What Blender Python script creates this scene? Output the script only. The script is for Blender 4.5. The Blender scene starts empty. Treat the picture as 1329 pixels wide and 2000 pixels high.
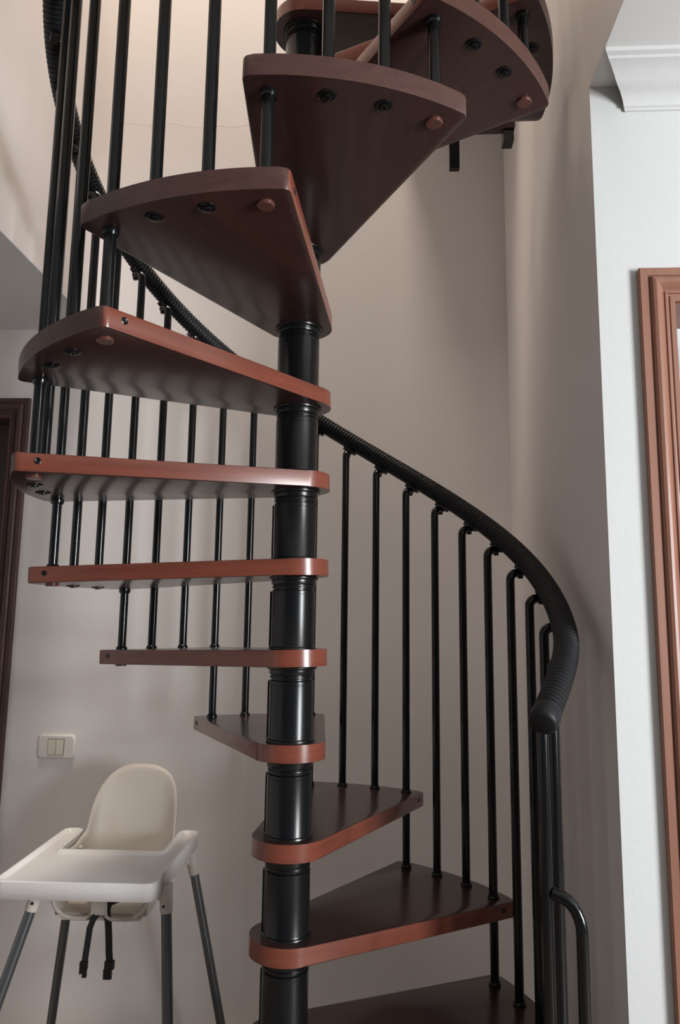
import bpy, bmesh, math, random
from mathutils import Vector, Matrix
from mathutils.geometry import tessellate_polygon

random.seed(7)
D = bpy.data
SC = bpy.context.scene
COL = SC.collection
PI = math.pi
rad = math.radians

# ------------------------------------------------------------------ camera
CAM = Vector((0.22373, -1.83507, 1.46098))
YAW, PITCH, ROLL = rad(-3.29547), rad(8.29728), rad(0.71494)
fw = Vector((math.sin(YAW)*math.cos(PITCH), math.cos(YAW)*math.cos(PITCH), math.sin(PITCH)))
rt = Vector((math.cos(YAW), -math.sin(YAW), 0))
up = rt.cross(fw)
r2 = rt*math.cos(ROLL) + up*math.sin(ROLL)
u2 = -rt*math.sin(ROLL) + up*math.cos(ROLL)
cd = D.cameras.new('camera')
cam = D.objects.new('camera', cd)
COL.objects.link(cam)
m = Matrix((r2, u2, -fw)).transposed().to_4x4()
m.translation = CAM
cam.matrix_world = m
cd.sensor_fit = 'VERTICAL'
cd.sensor_height = 36.0
cd.lens = 1385.19/2000*36.0
cd.clip_start = 0.02
SC.camera = cam

# ------------------------------------------------------------------ world, lights, exposure
SC.view_settings.view_transform = 'Standard'
SC.view_settings.look = 'None'
SC.view_settings.gamma = 1.0
SC.view_settings.use_curve_mapping = False
SC.view_settings.exposure = 0.0
wd = D.worlds.new('world')
SC.world = wd
wd.use_nodes = True
wd.node_tree.nodes['Background'].inputs[0].default_value = (0.86, 0.88, 1.0, 1)
wd.node_tree.nodes['Background'].inputs[1].default_value = 0.07


def area(name, loc, target, sx, sy, power, col):
    ld = D.lights.new(name, 'AREA')
    ld.shape = 'RECTANGLE'
    ld.size, ld.size_y = sx, sy
    ld.energy = power
    ld.color = col
    o = D.objects.new(name, ld)
    COL.objects.link(o)
    o.location = loc
    o.rotation_euler = (Vector(target)-Vector(loc)).to_track_quat('-Z', 'Y').to_euler()
    return o


# daylight from the window of the room, right of the camera
area('window_daylight', (3.3, -2.45, 1.6), (0.0, -0.1, 1.6), 0.95, 1.5, 165, (0.96, 0.98, 1.0))
# daylight/warm light of the upper floor falling down the stairwell
area('upstairs_light', (-0.45, -0.6, 8.6), (-0.3, 0.1, 3.0), 1.3, 1.4, 290, (1.0, 0.90, 0.775))
# bright room beyond the doorway on the right
area('next_room_daylight', (1.6, 1.0, 2.5), (1.5, 2.2, 1.2), 1.0, 0.6, 40, (0.88, 0.93, 1.0))

# ------------------------------------------------------------------ materials


def mat(name, col, rough=0.5, metal=0.0, spec=0.5, var=None, scale=(4, 4, 4), bump=0.0, bscale=60, coat=0.0, rot=0.0, detail=4.0):
    mt = D.materials.new(name)
    mt.use_nodes = True
    nt = mt.node_tree
    b = nt.nodes['Principled BSDF']
    b.inputs['Base Color'].default_value = (*col, 1)
    b.inputs['Roughness'].default_value = rough
    b.inputs['Metallic'].default_value = metal
    b.inputs['Specular IOR Level'].default_value = spec
    b.inputs['Coat Weight'].default_value = coat
    b.inputs['Coat Roughness'].default_value = 0.15
    tc = nt.nodes.new('ShaderNodeTexCoord')
    mp = nt.nodes.new('ShaderNodeMapping')
    mp.inputs['Scale'].default_value = scale
    mp.inputs['Rotation'].default_value = (0, 0, rot)
    nt.links.new(tc.outputs['Object'], mp.inputs['Vector'])
    if var:
        nz = nt.nodes.new('ShaderNodeTexNoise')
        nz.inputs['Scale'].default_value = 1.0
        nz.inputs['Detail'].default_value = detail
        nt.links.new(mp.outputs[0], nz.inputs['Vector'])
        rp = nt.nodes.new('ShaderNodeValToRGB')
        rp.color_ramp.elements[0].position = 0.3
        rp.color_ramp.elements[1].position = 0.7
        rp.color_ramp.elements[0].color = (*var, 1)
        rp.color_ramp.elements[1].color = (*col, 1)
        nt.links.new(nz.outputs['Fac'], rp.inputs['Fac'])
        nt.links.new(rp.outputs['Color'], b.inputs['Base Color'])
    if bump:
        n2 = nt.nodes.new('ShaderNodeTexNoise')
        n2.inputs['Scale'].default_value = bscale
        n2.inputs['Detail'].default_value = 3
        nt.links.new(tc.outputs['Object'], n2.inputs['Vector'])
        bp = nt.nodes.new('ShaderNodeBump')
        bp.inputs['Strength'].default_value = bump
        bp.inputs['Distance'].default_value = 0.004
        nt.links.new(n2.outputs['Fac'], bp.inputs['Height'])
        nt.links.new(bp.outputs['Normal'], b.inputs['Normal'])
    return mt


M = {}
M['wall'] = mat('warm_plaster', (0.85, 0.805, 0.785), 0.9, spec=0.2, var=(0.825, 0.78, 0.76), scale=(1.5, 1.5, 0.7), bump=0.12, bscale=45)
M['white'] = mat('white_paint', (0.66, 0.67, 0.665), 0.85, spec=0.2, var=(0.635, 0.645, 0.64), scale=(2, 2, 2), bump=0.12, bscale=70)
M['ceil'] = mat('ceiling_paint', (0.70, 0.70, 0.69), 0.9, spec=0.2)
M['floor'] = mat('floor_tile', (0.30, 0.25, 0.21), 0.4, var=(0.26, 0.21, 0.175), scale=(3, 3, 3))
M['wood'] = mat('mahogany', (0.052, 0.0235, 0.021), 0.27, var=(0.038, 0.0165, 0.0145), scale=(3.0, 38, 38), rot=-rad(15), coat=0.25, detail=6)
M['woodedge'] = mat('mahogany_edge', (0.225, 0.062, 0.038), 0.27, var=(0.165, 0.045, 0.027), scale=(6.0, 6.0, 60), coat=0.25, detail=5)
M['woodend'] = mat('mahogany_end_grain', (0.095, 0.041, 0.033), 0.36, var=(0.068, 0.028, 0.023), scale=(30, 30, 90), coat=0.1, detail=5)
M['woodcap'] = mat('reddish_wood_cap', (0.125, 0.045, 0.033), 0.3, coat=0.2)
M['black'] = mat('black_powder_coat', (0.006, 0.0066, 0.0072), 0.18, spec=0.45, bump=0.03, bscale=300)
M['sleeve'] = mat('black_column_paint', (0.006, 0.0066, 0.007), 0.25, spec=0.45)
M['rubber'] = mat('black_rubber', (0.008, 0.0088, 0.0105), 0.5, spec=0.35)
M['casing'] = mat('varnished_brown_wood', (0.31, 0.145, 0.095), 0.4, var=(0.24, 0.105, 0.07), scale=(45, 45, 2.0), coat=0.15, detail=5)
M['darkcasing'] = mat('dark_brown_wood', (0.085, 0.040, 0.034), 0.45, var=(0.062, 0.028, 0.024), scale=(45, 45, 2.0), detail=5)
M['leaf'] = mat('dark_door_leaf', (0.045, 0.024, 0.02), 0.5, var=(0.03, 0.016, 0.014), scale=(40, 40, 2))
M['plastic'] = mat('cream_plastic', (0.66, 0.60, 0.54), 0.45, spec=0.4)
M['traypl'] = mat('white_plastic', (0.88, 0.85, 0.835), 0.3, spec=0.5)
M['legmetal'] = mat('grey_metal', (0.17, 0.178, 0.185), 0.3, metal=0.7)
M['strap'] = mat('black_webbing', (0.012, 0.013, 0.013), 0.8, bump=0.3, bscale=400)
M['buckle'] = mat('black_plastic', (0.008, 0.008, 0.009), 0.4)
M['rocker'] = mat('ivory_plastic', (0.76, 0.68, 0.59), 0.4)
M['plate'] = mat('off_white_plastic', (0.78, 0.73, 0.69), 0.4)

# ------------------------------------------------------------------ helpers


def link(name, bm, mt, parent=None, smooth=False, angle=40):
    me = D.meshes.new(name)
    bmesh.ops.recalc_face_normals(bm, faces=bm.faces)
    bm.to_mesh(me)
    bm.free()
    return link_me(name, me, mt, parent, smooth, angle)


def link_me(name, me, mt, parent=None, smooth=False, angle=40):
    if mt is not None and len(me.materials) == 0:
        me.materials.append(mt)
    if smooth:
        me.polygons.foreach_set('use_smooth', [True]*len(me.polygons))
        try:
            me.set_sharp_from_angle(angle=rad(angle))
        except Exception:
            pass
    o = D.objects.new(name, me)
    COL.objects.link(o)
    if parent:
        o.parent = parent
    return o


def inst(name, me, parent, loc=(0, 0, 0), rz=0.0):
    o = D.objects.new(name, me)
    COL.objects.link(o)
    o.parent = parent
    o.location = loc
    o.rotation_euler = (0, 0, rz)
    return o


def tag(o, label=None, cat=None, group=None, kind=None):
    if label:
        o['label'] = label
    if cat:
        o['category'] = cat
    if group:
        o['group'] = group
    if kind:
        o['kind'] = kind
    return o


def empty(name, loc=(0, 0, 0), rz=0.0):
    o = D.objects.new(name, None)
    COL.objects.link(o)
    o.location = loc
    o.rotation_euler = (0, 0, rz)
    o.empty_display_size = 0.1
    return o


def box(bm, x0, x1, y0, y1, z0, z1):
    vs = [bm.verts.new((x, y, z)) for z in (z0, z1) for y in (y0, y1) for x in (x0, x1)]
    for f in ((0, 2, 3, 1), (4, 5, 7, 6), (0, 1, 5, 4), (2, 6, 7, 3), (0, 4, 6, 2), (1, 3, 7, 5)):
        bm.faces.new([vs[i] for i in f])
    return vs


def bevel_all(bm, w, seg=2, ang=30):
    es = [e for e in bm.edges if len(e.link_faces) == 2 and e.calc_face_angle(0) > rad(ang)]
    bmesh.ops.bevel(bm, geom=es, offset=w, segments=seg, affect='EDGES', profile=0.5)


def lathe(bm, prof, n=24, cx=0, cy=0, cz=0):
    rings = []
    for r, z in prof:
        if r < 1e-6:
            rings.append([bm.verts.new((cx, cy, cz+z))])
        else:
            rings.append([bm.verts.new((cx+r*math.cos(2*PI*i/n), cy+r*math.sin(2*PI*i/n), cz+z)) for i in range(n)])
    for a, b in zip(rings, rings[1:]):
        for i in range(n):
            j = (i+1) % n
            if len(a) == 1 and len(b) == 1:
                continue
            if len(a) == 1:
                bm.faces.new((a[0], b[i], b[j]))
            elif len(b) == 1:
                bm.faces.new((a[i], a[j], b[0]))
            else:
                bm.faces.new((a[i], a[j], b[j], b[i]))


def tube(bm, pts, r, n=12, cap=True, radii=None):
    pts = [Vector(p) for p in pts]
    rings = []
    prev = None
    for i, p in enumerate(pts):
        if i == 0:
            t = pts[1]-pts[0]
        elif i == len(pts)-1:
            t = pts[-1]-pts[-2]
        else:
            t = (pts[i+1]-pts[i]).normalized()+(pts[i]-pts[i-1]).normalized()
        t.normalize()
        if prev is None:
            a = Vector((0, 0, 1)) if abs(t.z) < 0.9 else Vector((1, 0, 0))
            nrm = t.cross(a).normalized()
        else:
            nrm = (prev - t*prev.dot(t)).normalized()
        prev = nrm
        bi = t.cross(nrm)
        rr = radii[i] if radii else r
        rings.append([bm.verts.new(p + (nrm*math.cos(2*PI*k/n)+bi*math.sin(2*PI*k/n))*rr) for k in range(n)])
    for a, b in zip(rings, rings[1:]):
        for k in range(n):
            j = (k+1) % n
            bm.faces.new((a[k], a[j], b[j], b[k]))
    if cap:
        bm.faces.new(list(reversed(rings[0])))
        bm.faces.new(rings[-1])


def prism(bm, poly, z0, z1):
    a = [bm.verts.new((x, y, z0)) for x, y in poly]
    b = [bm.verts.new((x, y, z1)) for x, y in poly]
    n = len(poly)
    bm.faces.new(list(reversed(a)))
    bm.faces.new(b)
    for i in range(n):
        j = (i+1) % n
        bm.faces.new((a[i], a[j], b[j], b[i]))
    return a, b


def fillet(poly, rs, seg=5):
    """round each corner i of a polygon with radius rs[i]"""
    out = []
    n = len(poly)
    for i in range(n):
        p = Vector(poly[i])
        r = rs[i]
        if r <= 0:
            out.append((p.x, p.y))
            continue
        a = (Vector(poly[i-1])-p).normalized()
        b = (Vector(poly[(i+1) % n])-p).normalized()
        ang = a.angle(b)
        d = r/math.tan(ang/2)
        c = p+(a+b).normalized()*(r/math.sin(ang/2))
        s, e = p+a*d-c, p+b*d-c
        a0 = math.atan2(s.y, s.x)
        a1 = math.atan2(e.y, e.x)
        da = (a1-a0+PI) % (2*PI)-PI
        for k in range(seg+1):
            t = a0+da*k/seg
            out.append((c.x+r*math.cos(t), c.y+r*math.sin(t)))
    return out


# ------------------------------------------------------------------ the setting
FZ = -0.07                                      # floor level
XR, YB, YW, ZC = 0.745, 0.99, -0.19, 2.785      # right niche wall, back wall, white wall, ceiling
XL, ZCL = -0.99, 2.66                           # left side of the stairwell, lower ceiling on the left
TOP = 8.8
YO = -0.80                                      # front edge of the stairwell opening
LX1, LX0, LZ = -1.335, -2.16, 2.27              # left door opening


def struct(name, bm, mt, parent=None, label=None):
    o = link(name, bm, mt, parent)
    if parent is None:
        tag(o, label=label, kind='structure')
    return o


bm = bmesh.new()
box(bm, -3.2, 3.6, -4.0, 2.6, FZ-0.1, FZ)
struct('floor', bm, M['floor'], label='brown tiled floor of the room under the stair')

bm = bmesh.new()
box(bm, LX1, 0.90, YB, YB+0.16, FZ, TOP)
box(bm, LX0, LX1, YB, YB+0.16, LZ, TOP)
box(bm, -3.2, LX0, YB, YB+0.16, FZ, TOP)
wall_back = struct('wall_back', bm, M['wall'], label='warm beige plaster wall behind the spiral stair')

# faint raised plaster seam high on the back wall
bm = bmesh.new()
pts = []
for i in range(26):
    t = i/25
    pts.append((-0.93+0.60*t, YB+0.0009, 3.612+0.010*math.sin(7*t)+0.006*math.sin(19*t+1)-0.012*t))
tube(bm, pts, 0.0014, 6)
link('plaster_seam', bm, M['wall'], wall_back, smooth=True)

bm = bmesh.new()
box(bm, XR, XR+0.03, YW+0.004, YB, FZ, TOP)
box(bm, XR, XR+0.03, YO, YW+0.004, ZC+0.004, TOP)
struct('wall_right', bm, M['wall'], label='shaded beige side wall of the stair niche')

DX0, DX1, DZ = 0.9185, 1.7655, 2.2085                # right door opening
bm = bmesh.new()
box(bm, XR, XR+0.03, YW, YW+0.004, FZ, ZC)
box(bm, XR+0.03, DX0, YW, YW+0.15, FZ, ZC)
box(bm, DX0, DX1, YW, YW+0.15, DZ, ZC)
box(bm, DX1, 3.6, YW, YW+0.15, FZ, ZC)
struct('wall_front', bm, M['white'], label='bright white wall to the right of the stair niche')

bm = bmesh.new()
box(bm, 0.80, 3.6, 2.3, 2.45, FZ, 3.0)
box(bm, 3.5, 3.6, YW+0.15, 2.3, FZ, 3.0)
box(bm, 0.775, 3.6, YW+0.15, 2.45, 2.9, 3.0)
box(bm, 0.775, 0.80, 0.99, 2.45, FZ, 3.0)
struct('wall_next_room', bm, M['white'], label='white walls of the bright room beyond the doorway')

bm = bmesh.new()
box(bm, XR, 3.6, -4.0, YW, ZC, ZC+0.004)
box(bm, XR+0.03, 3.6, -4.0, YW+0.15, ZC+0.004, 3.10)
box(bm, XL, XR+0.03, -4.0, YO, ZC, 3.15)
struct('ceiling', bm, M['ceil'], label='white ceiling around the stairwell opening')
bm = bmesh.new()
box(bm, -3.2, XL, -4.0, YB, ZCL, ZCL+0.004)
box(bm, -3.2, XL-0.03, -4.0, YB, ZCL+0.004, 3.10)
struct('ceiling_left', bm, M['ceil'], label='lower ceiling left of the stairwell')

bm = bmesh.new()
box(bm, XL-0.03, XL, YO, YB, ZCL+0.004, TOP)
struct('wall_left', bm, M['wall'], label='beige wall on the left side of the stairwell')

bm = bmesh.new()
box(bm, 0.30, XR, 0.60, YB, 3.60, 3.80)  # added slab hidden behind the treads, shades the upper right back wall
struct('shade_slab', bm, M['ceil'], label='unseen slab above the last treads, added to shade the back wall')

bm = bmesh.new()
box(bm, XL-0.03, XR+0.03, -4.0, YB+0.16, TOP, TOP+0.1)
struct('ceiling_upper', bm, M['ceil'], label='ceiling of the upper floor')

bm = bmesh.new()
box(bm, -3.3, -3.2, -4.0, YB+0.16, FZ, 3.1)
struct('wall_far_left', bm, M['wall'], label='beige wall far to the left')


# ---- crown moulding on the white wall: thin coving with an open mitred end
def coving():
    prof = [(0.128, 0.000), (0.128, 0.010), (0.116, 0.012), (0.112, 0.016), (0.098, 0.018), (0.080, 0.024), (0.064, 0.033),
            (0.050, 0.038), (0.036, 0.040), (0.024, 0.046), (0.015, 0.054), (0.012, 0.058), (0.012, 0.064), (0.006, 0.066), (0.006, 0.072), (0.0, 0.072)]
    bm = bmesh.new()
    inner = [(max(0, y-0.004), max(0, z-0.006)) for y, z in prof]
    loop = prof+list(reversed(inner))[1:]
    ends = []
    for end in (0, 1):
        ring = []
        for dy, dz in loop:
            x = (XR+0.001+(0.128-dy)*0.66) if end == 0 else 3.6
            ring.append(bm.verts.new((x, YW-dy, ZC-dz)))
        ends.append(ring)
    n = len(loop)
    for i in range(n):
        j = (i+1) % n
        bm.faces.new((ends[0][i], ends[0][j], ends[1][j], ends[1][i]))
    k = len(prof)
    for e in ends:
        for i in range(k-1):
            a, b = e[i], e[i+1]
            c, d = e[n-1-i if i > 0 else n-1], e[n-2-i]
            q = []
            for v in (a, b, d, c):
                if v not in q:
                    q.append(v)
            if len(q) >= 3:
                try:
                    bm.faces.new(q)
                except Exception:
                    pass
    bmesh.ops.remove_doubles(bm, verts=bm.verts, dist=1e-6)
    o = link('trim_1', bm, M['white'], smooth=True, angle=25)
    tag(o, label='white crown moulding with a cut end above the white wall', kind='structure')


coving()


# ---- door casings: moulded profile swept round the opening with mitres
def casing_piece(name, a, b, ma, mb, inward, prof, mt, parent, facing):
    """a->b outer edge line (x,z); inward unit vector (x,z); ma/mb mitre slopes along the run"""
    bm = bmesh.new()
    d = Vector((b[0]-a[0], b[1]-a[1]))
    d.normalize()
    rings = []
    for base, mi in ((a, ma), (b, mb)):
        ring = []
        for w, h in prof:
            x = base[0]+inward[0]*w+d.x*mi*w
            z = base[1]+inward[1]*w+d.y*mi*w
            ring.append(bm.verts.new((x, facing-h, z)))
        rings.append(ring)
    n = len(prof)
    for i in range(n):
        j = (i+1) % n
        bm.faces.new((rings[0][i], rings[0][j], rings[1][j], rings[1][i]))
    bm.faces.new(list(reversed(rings[0])))
    bm.faces.new(rings[1])
    return link(name, bm, mt, parent, smooth=True, angle=22)


PROF = [(0, 0), (0, 0.016), (0.002, 0.018), (0.021, 0.018), (0.022, 0.015), (0.024, 0.015), (0.025, 0.021), (0.030, 0.026), (0.037, 0.0285),
        (0.044, 0.0275), (0.050, 0.023), (0.055, 0.016), (0.060, 0.012), (0.062, 0.012), (0.063, 0.015), (0.068, 0.015), (0.069, 0.010), (0.074, 0.009), (0.076, 0.012), (0.088, 0.012), (0.088, 0)]
PROF = [(w*0.93, h) for w, h in PROF]


def door_case(name, x0, x1, zt, facing, mt, label, wdepth):
    root = empty(name, ((x0+x1)/2, facing, FZ))
    tag(root, label=label, kind='structure')
    hold = []
    hold.append(casing_piece('casing', (x0, FZ), (x0, zt), 0, -1, (1, 0), PROF, mt, None, facing))
    hold.append(casing_piece('casing_head', (x0, zt), (x1, zt), 1, -1, (0, -1), PROF, mt, None, facing))
    hold.append(casing_piece('casing', (x1, FZ), (x1, zt), 0, -1, (-1, 0), PROF, mt, None, facing))
    w = 0.0805
    bm = bmesh.new()
    box(bm, x0+w-0.02, x0+w+0.001, facing, facing+wdepth, FZ, zt-w)
    box(bm, x1-w-0.001, x1-w+0.02, facing, facing+wdepth, FZ, zt-w)
    box(bm, x0+w-0.02, x1-w+0.02, facing, facing+wdepth, zt-w-0.004, zt-w+0.02)
    hold.append(link('jamb', bm, mt))
    for o in hold:
        o.parent = root
        o.matrix_parent_inverse = Matrix.Translation(-root.location)
    return root


door_case('door_1', 0.838, 1.846, 2.291, YW, M['casing'], 'reddish brown moulded door casing on the white wall', 0.15)
d2 = door_case('door_2', -2.245, -1.253, 2.351, YB, M['darkcasing'], 'dark brown door and casing on the back wall left of the stair', 0.16)


def child(o, root):
    o.parent = root
    o.matrix_parent_inverse = Matrix.Translation(-root.location)
    return o


bm = bmesh.new()
box(bm, -2.155, -1.343, YB+0.07, YB+0.11, FZ+0.006, 2.26)
leaf = child(link('door_leaf', bm, M['leaf']), d2)
for (za, zb) in ((0.2, 0.95), (1.1, 2.1)):
    bm = bmesh.new()
    box(bm, -2.04, -1.46, YB+0.058, YB+0.0705, za, zb)
    bevel_all(bm, 0.008, 1)
    o = link('door_panel', bm, M['leaf'])
    child(o, d2)

# ------------------------------------------------------------------ the spiral staircase
H = 0.225            # riser
TH = 0.0417          # tread thickness
RB = 0.6383          # baluster circle
RO = 0.686           # tread outer radius
RH = 0.672           # handrail radius
HUB = 0.089
TH0 = rad(120.909)   # direction of the leading baluster of tread 5


def tang(k):
    return TH0+rad(30)*(k-5)


def jang(j):
    return TH0+rad(10)*(j-15)


def ztop(k):
    return H*(k+1)


stair = empty('spiral_staircase', (0, 0, 0))   # base ring reaches the floor
tag(stair, 'spiral staircase with reddish wooden treads, black column, thin black balusters and ribbed handrail', 'staircase')

# tread outline (local: leading baluster on +X)
a0, a1 = rad(-3.6), rad(34.2)
tt = math.acos(HUB/RO)
out = []
narc = 22
for i in range(narc+1):
    a = a0+(a1-a0)*i/narc
    out.append((RO*math.cos(a), RO*math.sin(a)))
hs, he = a1+tt, a0-tt+2*PI
nh = 22
for i in range(nh+1):
    a = hs+(he-hs)*i/nh
    out.append((HUB*math.cos(a), HUB*math.sin(a)))
rs = [0]*len(out)
rs[0] = 0.016
rs[narc] = 0.016
# drop neighbours swallowed by the fillet
out = fillet(out, rs, 4)
bm = bmesh.new()
ta, tb = prism(bm, out, -TH, 0)
edges = [e for e in bm.edges if abs(e.verts[0].co.z-e.verts[1].co.z) < 1e-6]
bmesh.ops.bevel(bm, geom=edges, offset=0.0028, segments=2, affect='EDGES', profile=0.5)
me_tread = D.meshes.new('tread')
bmesh.ops.recalc_face_normals(bm, faces=bm.faces)
bm.to_mesh(me_tread)
bm.free()
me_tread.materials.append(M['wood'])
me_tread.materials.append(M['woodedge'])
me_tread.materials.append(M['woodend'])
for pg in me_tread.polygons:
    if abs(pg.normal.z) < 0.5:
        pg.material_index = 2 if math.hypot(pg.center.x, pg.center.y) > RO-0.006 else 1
me_tread.polygons.foreach_set('use_smooth', [True]*len(me_tread.polygons))
me_tread.set_sharp_from_angle(angle=rad(28))


def lathe_me(name, prof, mt, n=16, angle=35):
    bm = bmesh.new()
    lathe(bm, prof, n)
    bmesh.ops.recalc_face_normals(bm, faces=bm.faces)
    me = D.meshes.new(name)
    bm.to_mesh(me)
    bm.free()
    me.materials.append(mt)
    me.polygons.foreach_set('use_smooth', [True]*len(me.polygons))
    me.set_sharp_from_angle(angle=rad(angle))
    return me


me_bolt = lathe_me('bolt', [(0.0, 0.001), (0.0185, 0.001), (0.0185, -0.0015), (0.016, -0.003), (0.0125, -0.003), (0.012, -0.0015),
                            (0.0095, -0.0015), (0.0092, -0.0045), (0.0072, -0.0058), (0.0045, -0.006), (0.004, -0.004), (0.0, -0.004)], M['black'], 18)
me_cap = lathe_me('cap', [(0.0, 0.001), (0.0165, 0.001), (0.0168, -0.005), (0.0155, -0.0068), (0.0, -0.0072)], M['woodcap'], 20)
me_plug = lathe_me('plug', [(0.0, -0.004), (0.0075, -0.004), (0.0075, 0.0006), (0.006, 0.0012), (0.0045, 0.0004), (0.0, 0.0004)], M['black'], 14)

# directions of the two straight edges, for the screw plugs
c0 = Vector((RO*math.cos(a0), RO*math.sin(a0), 0))
h0 = Vector((HUB*math.cos(he), HUB*math.sin(he), 0))
c1 = Vector((RO*math.cos(a1), RO*math.sin(a1), 0))
h1 = Vector((HUB*math.cos(hs), HUB*math.sin(hs), 0))
e0 = (h0-c0).normalized()
e1 = (h1-c1).normalized()
n0 = Vector((math.cos(he), math.sin(he), 0))
n1 = Vector((math.cos(hs), math.sin(hs), 0))
NT = 14
SAG = 0.024          # the treads hang slightly towards their outer ends
am = rad(15.3)
tilt = Matrix.Rotation(math.atan2(SAG, RB), 4, Vector((-math.sin(am), math.cos(am), 0)))
for k in range(NT):
    t = inst('tread', me_tread, stair)
    t.matrix_basis = Matrix.Translation((0, 0, ztop(k)+SAG)) @ Matrix.Rotation(tang(k), 4, 'Z') @ tilt
    for a, me, nm in ((10, me_bolt, 'bolt'), (20, me_bolt, 'bolt'), (30, me_cap, 'cap')):
        inst(nm, me, t, (RB*math.cos(rad(a)), RB*math.sin(rad(a)), -TH))
    for c, e, n in ((c0, e0, n0), (c1, e1, n1)):
        q = inst('plug', me_plug, t, c+e*0.048+Vector((0, 0, -TH*0.42)))
        q.rotation_euler = n.to_track_quat('Z', 'Y').to_euler()

# column: one sleeve per riser, with collar rings below the next tread
L = H-TH
prof = [(0.0, 0.0), (0.0605, 0.0), (0.0615, 0.002), (0.0605, 0.006), (0.0570, 0.0075), (0.0560, 0.010), (0.0560, 0.1380), (0.0556, 0.1385), (0.0556, 0.1395), (0.0560, 0.140),
        (0.0560, 0.1475), (0.0545, 0.149), (0.0520, 0.1500), (0.0520, 0.1535), (0.0550, 0.1545), (0.0555, 0.1575), (0.0550, 0.1590),
        (0.0530, 0.1600), (0.0530, 0.1625), (0.0565, 0.1640), (0.0575, 0.1660), (0.0575, 0.1755), (0.0585, 0.1765), (0.0630, 0.1770), (0.0640, 0.1790), (0.0640, L-0.001), (0.063, L), (0.0, L)]
me_sleeve = lathe_me('column_sleeve', prof, M['sleeve'], 40, 30)
bm = bmesh.new()
box(bm, 0.054, 0.0592, -0.010, 0.010, 0.007, 0.146)
bevel_all(bm, 0.0012, 2)
me_seam = D.meshes.new('seam_strip')
bm.to_mesh(me_seam)
bm.free()
me_seam.materials.append(M['sleeve'])
for k in range(-1, NT):
    z = ztop(k)+SAG if k >= 0 else SAG
    o = inst('column_sleeve', me_sleeve, stair, (0, 0, z), 0)
    q = inst('seam_strip', me_seam, o, (0, 0, 0), rad(172+4*(k % 3)) if k < 7 else rad(100))
bm = bmesh.new()
lathe(bm, [(0, FZ), (0.16, FZ), (0.16, FZ+0.008), (0.075, FZ+0.012), (0.062, FZ+0.03), (0.058, SAG), (0, SAG)], 32)
link('base_plate', bm, M['sleeve'], stair, smooth=True, angle=30)
bm = bmesh.new()
lathe(bm, [(0, 0), (0.062, 0), (0.064, 0.01), (0.06, 0.03), (0.03, 0.045), (0, 0.048)], 28, cz=ztop(NT-1)+SAG+L)
link('column_cap', bm, M['sleeve'], stair, smooth=True)

# balusters
RT = 0.0122


def baluster_mesh(name, Lg):
    bm = bmesh.new()
    R = 0.021
    zb = Lg-RT-R
    pts = [(0, 0, 0), (0, 0, Lg*0.33), (0, 0, Lg*0.66), (0, 0, zb)]
    for i in range(1, 8):
        a = PI/2*i/7
        pts.append((R*(1-math.cos(a)), 0, zb+R*math.sin(a)))
    pts.append((0.036, 0, zb+R))
    tube(bm, pts, RT, 14)
    bmesh.ops.recalc_face_normals(bm, faces=bm.faces)
    me = D.meshes.new(name)
    bm.to_mesh(me)
    bm.free()
    me.materials.append(M['black'])
    me.polygons.foreach_set('use_smooth', [True]*len(me.polygons))
    me.set_sharp_from_angle(angle=rad(40))
    return me


TOPREL = 1.0
me_b = {0: baluster_mesh('baluster', TOPREL+H), 1: baluster_mesh('baluster', TOPREL+H/3), 2: baluster_mesh('baluster', TOPREL+2*H/3)}
me_collar = lathe_me('collar', [(RT*0.9, 0), (0.0165, 0), (0.0168, 0.004), (0.0155, 0.008), (0.0135, 0.010), (RT*0.9, 0.010)], M['black'], 16)
me_collar_dn = lathe_me('collar', [(RT*0.9, 0), (0.0168, 0), (0.0170, -0.008), (0.0150, -0.013), (RT*0.9, -0.0135)], M['black'], 16)
# clip: saddle between the bent baluster end and the rail, sloped along the rail
slope = math.atan2(H/3, RH*rad(10))
bm = bmesh.new()
box(bm, -0.010, 0.010, -0.024, 0.024, 0.006, 0.018)
bevel_all(bm, 0.003, 2)
bmesh.ops.rotate(bm, verts=bm.verts, cent=(0, 0, 0), matrix=Matrix.Rotation(slope, 3, 'X'))
lathe(bm, [(0, -0.0155), (0.006, -0.0155), (0.008, -0.013), (0.0085, 0.016), (0, 0.016)], 12)
bmesh.ops.recalc_face_normals(bm, faces=bm.faces)
me_clip = D.meshes.new('rail_clip')
bm.to_mesh(me_clip)
bm.free()
me_clip.materials.append(M['black'])
JN = 42
for j in range(0, JN+1):
    a = jang(j)
    k, off = divmod(j, 3)
    zb = ztop(k) if off else (ztop(k-1) if k > 0 else 0.0)
    Lg = TOPREL+(H*off/3 if off else H)
    if j < 2:
        # first two balusters run straight up into the end of the rail
        bm = bmesh.new()
        tube(bm, [(0, 0, FZ if j == 0 else H), (0, 0, 0.6), (0, 0, 1.245 if j == 0 else 1.325)], RT, 14)
        b = link('baluster', bm, M['black'], stair, smooth=True)
        b.location = (RB*math.cos(a), RB*math.sin(a), 0)
        b.rotation_euler = (0, 0, a)
        if j == 0:
            inst('collar', me_collar, b, (0, 0, FZ))
            inst('collar', me_collar_dn, b, (0, 0, H-TH))
        inst('collar', me_collar, b, (0, 0, H))
        continue
    b = inst('baluster', me_b[off], stair, (RB*math.cos(a), RB*math.sin(a), zb), a)
    inst('collar', me_collar, b, (0, 0, 0))
    if off == 0:
        inst('collar', me_collar_dn, b, (0, 0, H-TH))
        inst('collar', me_collar, b, (0, 0, H))
    inst('rail_clip', me_clip, b, ((RH-RB) if j > 2 else 0.012*j, 0, Lg-RT))


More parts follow.
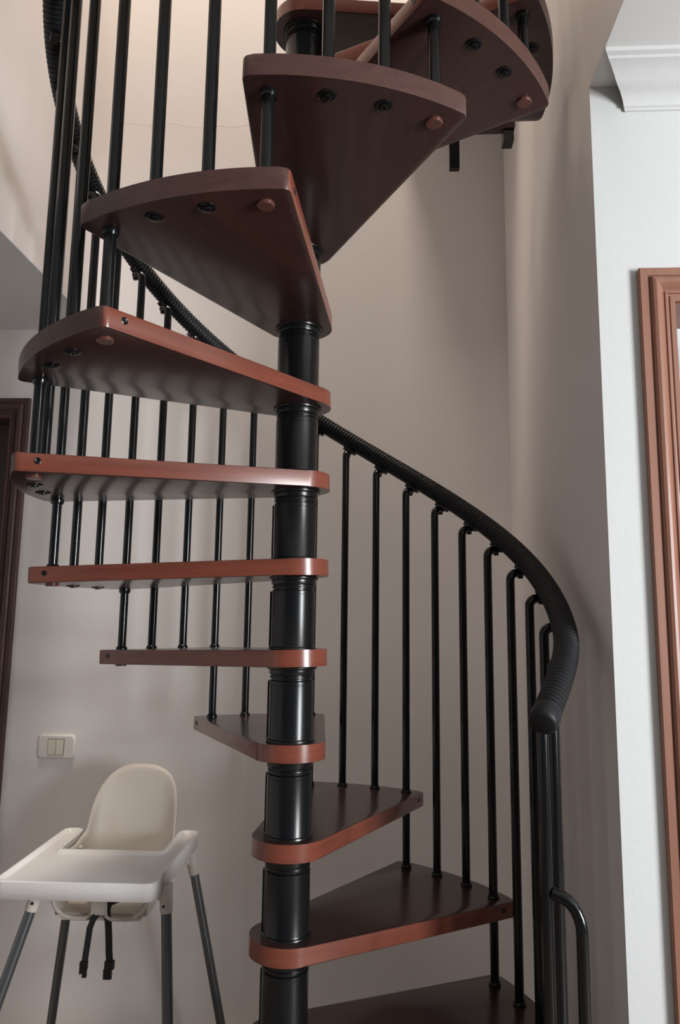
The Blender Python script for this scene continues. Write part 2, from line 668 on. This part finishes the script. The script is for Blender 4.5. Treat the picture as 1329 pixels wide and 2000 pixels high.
# handrail: ribbed rubber tube on a helix, flattening at its lower end
def railz(j):
    return H+H/3*j+1.040


def railp(j):
    a = jang(j)
    t = max(0.0, min(1.0, (2.2-j)/2.4))
    r = RH-0.026*t*t*(3-2*t)
    return Vector((r*math.cos(a), r*math.sin(a), railz(j)))


RR = 0.0288
J0, J1 = -0.02, 43.0
step = 0.0115/(math.hypot(RH*rad(10), H/3))   # one rib per 11.5 mm
pts, rads = [], []
j = J0
while j < J1:
    for fr, rr in ((0.0, RR-0.0026), (0.16, RR-0.0002), (0.45, RR+0.0004), (0.74, RR-0.0002), (0.90, RR-0.0026)):
        pts.append(railp(j+step*fr))
        rads.append(rr)
    j += step
bm = bmesh.new()
tube(bm, pts, RR, 20, True, rads)
rail = link('handrail', bm, M['rubber'], stair, smooth=True, angle=30)


def rail_end(ja, sgn):
    p0, p1 = railp(ja), railp(ja+0.1*sgn)
    d = (p1-p0).normalized()
    bm = bmesh.new()
    ps = [p0-d*0.012, p0, p0+d*0.010, p0+d*0.021, p0+d*0.026, p0+d*0.0275]
    tube(bm, ps, RR, 24, True, [RR+0.0006, RR+0.0018, RR+0.0018, RR+0.0012, RR-0.002, RR-0.0055])
    link('end_cap', bm, M['rubber'], rail, smooth=True, angle=35)


rail_end(J0, -1)
rail_end(J1-0.05, 1)

# short bent floor post clipped on the first baluster
a = jang(0)
er = Vector((math.cos(a), math.sin(a), 0))
bm = bmesh.new()
RF = 0.705
zf = 0.93
base = er*RF
inn = er*(RB+0.012)
pts = [base+Vector((0, 0, FZ)), base+Vector((0, 0, 0.4)), base+Vector((0, 0, zf-0.07))]
for i in range(1, 8):
    t = PI/2*i/7
    pts.append(base-er*(0.045*(1-math.cos(t)))+Vector((0, 0, zf-0.07+0.06*math.sin(t))))
pts.append(inn+Vector((0, 0, zf-0.008)))
tube(bm, pts, RT, 14)
link('floor_post', bm, M['black'], stair, smooth=True)

# landing post and bracket behind the last tread
bm = bmesh.new()
box(bm, 0.475, 0.512, 0.600, 0.624, 3.108, 4.10)
bevel_all(bm, 0.002, 1)
link('landing_post', bm, M['black'], stair)
bm = bmesh.new()
box(bm, 0.638, 0.672, 0.395, 0.440, 3.066, 3.112)
bevel_all(bm, 0.004, 1)
link('landing_bracket', bm, M['black'], stair)
# landing board beyond the last tread
at = tang(NT-1)+a1
g = 0.004
pt = lambda r, a: (r*math.cos(a), r*math.sin(a))
pa, pb = pt(HUB+g, at+tt), pt(RO, at)
nn = (math.cos(at+tt), math.sin(at+tt))
poly = [pa, (pb[0]+nn[0]*g, pb[1]+nn[1]*g), (0.675, 0.385), (0.675, 0.42), (pa[0], 0.42)]
bm = bmesh.new()
prism(bm, poly, ztop(NT-1)-TH, ztop(NT-1))
bevel_all(bm, 0.003, 2)
link('landing', bm, M['wood'], stair)

# ------------------------------------------------------------------ the high chair
CX, CY = -0.62, 0.47
ch = empty('high_chair', (CX, CY, 0), rad(1.5))
tag(ch, 'white plastic high chair with tray and grey metal legs left of the stair column', 'high chair')


# local x right, y back
def tray():
    def loop(d, z):
        o = [(-0.236+d, -0.262+d), (0.222-d, -0.262+d), (0.232-d, 0.238-d), (0.165+d, 0.238-d), (0.163+d, 0.018-d), (-0.160-d, 0.018-d), (-0.168-d, 0.238-d), (-0.236+d, 0.238-d)]
        e = d*0.9
        o = fillet(o, [0.032-e, 0.032-e, 0.024-e, 0.024-e, 0.012+e, 0.012+e, 0.024-e, 0.024-e], 6)
        return [Vector((x, y, z)) for x, y in o]
    bm = bmesh.new()
    loops = [loop(0.0, 0.674), loop(0.0, 0.7185), loop(0.0012, 0.7208), loop(0.0035, 0.7220), loop(0.0085, 0.7215), loop(0.0205, 0.7120)]
    rings = [[bm.verts.new(p) for p in lp] for lp in loops]
    n = len(rings[0])
    for a, b in zip(rings, rings[1:]):
        for q in range(n):
            k = (q+1) % n
            bm.faces.new((a[q], a[k], b[k], b[q]))
    for tri in tessellate_polygon([loops[-1]]):
        bm.faces.new([rings[-1][q] for q in tri])
    me = link('tray', bm, M['traypl'], ch, smooth=True, angle=19)
    s = me.modifiers.new('solid', 'SOLIDIFY')
    s.thickness = 0.003
    s.offset = -1
    return me


tray()


def shell():
    # U-shaped path: left arm front -> back -> right arm front
    W, YF, YBK, RC = 0.158, -0.055, 0.235, 0.085
    path = []
    for i in range(6):
        path.append((-W, YF+(YBK-RC-YF)*i/6))
    for i in range(9):
        t = PI-PI/2*i/8
        path.append((-W+RC+RC*math.cos(t), YBK-RC+RC*math.sin(t)))
    for i in range(1, 8):
        path.append((-W+RC+(2*W-2*RC)*i/8, YBK))
    for i in range(9):
        t = PI/2-PI/2*i/8
        path.append((W-RC+RC*math.cos(t), YBK-RC+RC*math.sin(t)))
    for i in range(6):
        path.append((W, YBK-RC+(YF-YBK+RC)*(i+1)/6))
    # arc length parameter
    sl = [0]
    for p, q in zip(path, path[1:]):
        sl.append(sl[-1]+math.hypot(q[0]-p[0], q[1]-p[1]))
    # resample densely
    N = 72
    res = []
    for i in range(N+1):
        s = sl[-1]*i/N
        k = 0
        while k < len(sl)-2 and sl[k+1] < s:
            k += 1
        t = (s-sl[k])/(sl[k+1]-sl[k])
        res.append((path[k][0]+(path[k+1][0]-path[k][0])*t, path[k][1]+(path[k+1][1]-path[k][1])*t, s-sl[-1]/2))
    bm = bmesh.new()
    zb = 0.552
    NV = 20
    grid = []
    hw = 0.172
    for x, y, s in res:
        q = abs(s)/hw
        if q < 1:
            hgt = 0.700+0.222*(1-q**2.5)**(1/2.1)
        else:
            hgt = 0.700
        if 0.97 < q < 1.5:
            hgt = max(hgt, 0.700+0.05*(1.5-q)**2/0.28*0.5)
        colv = []
        for v in range(NV+1):
            z = zb+(hgt-zb)*v/NV
            # taper towards the seat, lean back with height
            q2 = min(1, (z-zb)/0.30)
            f = 0.88+0.12*q2*(2-q2)
            lean = max(0, z-0.60)*0.26*max(0, min(1, (y+0.05)/0.25))
            pull = max(0, (z-0.70)/0.22)
            xx = x*f*(1-0.03*pull)
            yy = (y-0.05)*f+0.05+lean
            rim = 0.006*max(0, (v-NV+1.5)/1.5) if v > NV-2 else 0
            colv.append(bm.verts.new((xx+math.copysign(rim, x)*min(1, abs(x)/0.1), yy+rim*0.5, z)))
        grid.append(colv)
    for a, b in zip(grid, grid[1:]):
        for v in range(NV):
            bm.faces.new((a[v], b[v], b[v+1], a[v+1]))
    # seat
    bot = [g[0] for g in grid]
    bm.faces.new(bot)
    bmesh.ops.triangulate(bm, faces=[q for q in bm.faces if len(q.verts) > 8])
    o = link('seat_shell', bm, M['plastic'], ch, smooth=True, angle=60)
    s = o.modifiers.new('solid', 'SOLIDIFY')
    s.thickness = 0.006
    s.offset = 0
    return o


sh = shell()
# rims of the two leg holes and the centre post at the front of the seat
for sx, pts in ((-1, [(-0.150, 0.655), (-0.138, 0.615), (-0.118, 0.576), (-0.095, 0.557), (-0.065, 0.551), (-0.025, 0.551), (-0.012, 0.558), (-0.006, 0.575), (-0.005, 0.64)]),
                (1, [(0.030, 0.64), (0.032, 0.575), (0.037, 0.558), (0.050, 0.551), (0.095, 0.551), (0.122, 0.557), (0.145, 0.576), (0.163, 0.612), (0.173, 0.655)])):
    bm = bmesh.new()
    tube(bm, [(x-0.012, -0.065, z) for x, z in pts], 0.0065, 10)
    link('leg_hole_rim', bm, M['plastic'], sh, smooth=True)
bm = bmesh.new()
box(bm, -0.018, 0.022, -0.078, -0.060, 0.566, 0.69)
box(bm, -0.112, 0.128, -0.066, -0.010, 0.546, 0.553)
bevel_all(bm, 0.003, 2)
link('centre_post', bm, M['plastic'], sh)

# legs with white sockets and small dark holes (world positions -> chair local)
mi = Matrix.Translation(Vector((CX, CY, 0))) @ Matrix.Rotation(rad(1.5), 4, 'Z')
mi = mi.inverted()
legs = [((-0.7780, 0.30, 0.609), (-0.940, 0.215, 0.0), -1, -1), ((-0.3810, 0.30, 0.616), (-0.318, 0.215, 0.0), 1, -1),
        ((-0.4040, 0.70, 0.585), (-0.288, 0.765, 0.0), 1, 1), ((-0.8200, 0.68, 0.575), (-0.897, 0.75, 0.0), -1, 1)]
for tp, ft, sx, sy in legs:
    a = mi @ Vector(tp)
    b = mi @ Vector(ft)
    d = (a-b).normalized()
    b = b+d*(FZ/d.z)
    bm = bmesh.new()
    tube(bm, [b, b.lerp(a, 0.5), a+d*0.03], 0.0150, 18)
    lg = link('leg', bm, M['legmetal'], ch, smooth=True)
    bm = bmesh.new()
    tube(bm, [b-d*0.0+Vector((0, 0, 0.0)), b+d*0.03], 0.0175, 16)
    link('foot', bm, M['buckle'], lg, smooth=True)
    bm = bmesh.new()
    e = a+d*((0.690-a.z)/d.z)
    tube(bm, [a, a+d*0.004, a.lerp(e, 0.5), e], 0.017, 18, True, [0.0165, 0.0178, 0.0185, 0.020])
    so = link('leg_socket', bm, M['plastic'], ch, smooth=True)
    # web from the socket to the shell
    bm = bmesh.new()
    s1 = Vector((sx*0.138, (-0.055 if sy < 0 else 0.13), 0))
    p = []
    tz = a.lerp(e, 0.15)
    top = [Vector((e.x, e.y, 0.690)), Vector((s1.x, s1.y, 0.690))]
    low = [Vector((tz.x, tz.y, tz.z+0.006)), Vector(((e.x*0.6+s1.x*0.4), (e.y*0.6+s1.y*0.4), 0.640)), Vector((s1.x, s1.y, 0.630))]
    nrm = Vector((-(s1.y-e.y), s1.x-e.x, 0)).normalized()*0.006
    poly = [top[0], top[1], low[2], low[1], low[0]]
    va = [bm.verts.new(q+nrm) for q in poly]
    vb = [bm.verts.new(q-nrm) for q in poly]
    bm.faces.new(va)
    bm.faces.new(list(reversed(vb)))
    for i in range(5):
        k = (i+1) % 5
        bm.faces.new((va[i], vb[i], vb[k], va[k]))
    link('web', bm, M['plastic'], so)
    if sy < 0:
        # push-button hole facing the camera
        bm = bmesh.new()
        pp = a.lerp(e, 0.30)
        tube(bm, [pp+Vector((-0.003*sx, -0.0165, 0)), pp+Vector((-0.003*sx, -0.0195, 0))], 0.004, 12)
        link('button_hole', bm, M['buckle'], so)


# belt straps hanging below the seat
def ribbon(name, pts, w, th, mt, parent, wdir):
    bm = bmesh.new()
    P = [mi @ Vector(p) for p in pts]
    rows = []
    wd_ = Vector(wdir).normalized()
    for i, p in enumerate(P):
        t = (P[min(i+1, len(P)-1)]-P[max(i-1, 0)]).normalized()
        w2 = (wd_-t*wd_.dot(t)).normalized()
        n = t.cross(w2)
        rows.append([bm.verts.new(p+w2*(w/2)*u+n*(th/2)*v) for u, v in ((-1, -1), (1, -1), (1, 1), (-1, 1))])
    for a, b in zip(rows, rows[1:]):
        for i in range(4):
            k = (i+1) % 4
            bm.faces.new((a[i], a[k], b[k], b[i]))
    bm.faces.new(rows[0])
    bm.faces.new(list(reversed(rows[-1])))
    return link(name, bm, mt, parent)


s1 = ribbon('strap', [(-0.612, 0.415, 0.60), (-0.613, 0.40, 0.575), (-0.627, 0.39, 0.555), (-0.636, 0.39, 0.53), (-0.640, 0.39, 0.49), (-0.645, 0.392, 0.45), (-0.648, 0.395, 0.43)], 0.018, 0.002, M['strap'], ch, (1, 0.5, 0))
s2 = ribbon('strap', [(-0.592, 0.42, 0.60), (-0.592, 0.405, 0.572), (-0.584, 0.40, 0.54), (-0.580, 0.40, 0.50), (-0.577, 0.40, 0.46), (-0.573, 0.40, 0.43)], 0.020, 0.002, M['strap'], ch, (1, 0.1, 0))
for (pts, par) in (((-0.649, 0.394, 0.418), s1), ((-0.574, 0.400, 0.412), s2)):
    bm = bmesh.new()
    c = mi @ Vector(pts)
    if par is s1:
        box(bm, c.x-0.011, c.x+0.011, c.y-0.006, c.y+0.006, c.z-0.004, c.z+0.018)
        box(bm, c.x-0.012, c.x-0.006, c.y-0.004, c.y+0.004, c.z-0.016, c.z-0.003)
        box(bm, c.x-0.003, c.x+0.009, c.y-0.005, c.y+0.005, c.z-0.025, c.z-0.003)
        bevel_all(bm, 0.0015, 1)
    else:
        box(bm, c.x-0.013, c.x+0.014, c.y-0.007, c.y+0.007, c.z+0.004, c.z+0.026)
        box(bm, c.x-0.016, c.x+0.008, c.y-0.005, c.y+0.005, c.z-0.024, c.z+0.003)
        bevel_all(bm, 0.002, 1)
    link('buckle', bm, M['buckle'], par)
# lap belt lying across the seat, seen through the leg holes
ribbon('strap', [(-0.72, 0.55, 0.61), (-0.66, 0.47, 0.587), (-0.60, 0.46, 0.582), (-0.52, 0.49, 0.605), (-0.475, 0.55, 0.63)], 0.026, 0.003, M['strap'], ch, (0, 0.4, 1))

# ------------------------------------------------------------------ light switch on the back wall
sw = empty('light_switch', (-1.042, YB, 0.938))
tag(sw, 'off-white double light switch on the back wall above the high chair', 'light switch')
bm = bmesh.new()
pl = fillet([(-0.0735, -0.045), (0.0735, -0.045), (0.0735, 0.045), (-0.0735, 0.045)], [0.014]*4, 5)
va = [bm.verts.new((x, 0.0, z)) for x, z in pl]
vb = [bm.verts.new((x, -0.006, z)) for x, z in pl]
vc = [bm.verts.new((x*0.94, -0.010, z*0.90)) for x, z in pl]
n = len(pl)
for A, B in ((va, vb), (vb, vc)):
    for i in range(n):
        k = (i+1) % n
        bm.faces.new((A[i], A[k], B[k], B[i]))
bm.faces.new(vc)
bm.faces.new(list(reversed(va)))
link('plate', bm, M['plate'], sw, smooth=True, angle=30)
bm = bmesh.new()
box(bm, -0.0325, 0.0325, -0.0105, -0.008, -0.0305, 0.0305)
link('recess', bm, M['leaf'], sw)
for x in (-0.0158, 0.0158):
    bm = bmesh.new()
    box(bm, x-0.0148, x+0.0148, -0.0135, -0.009, -0.0290, 0.0285)
    bevel_all(bm, 0.001, 1)
    link('rocker', bm, M['rocker'], sw)
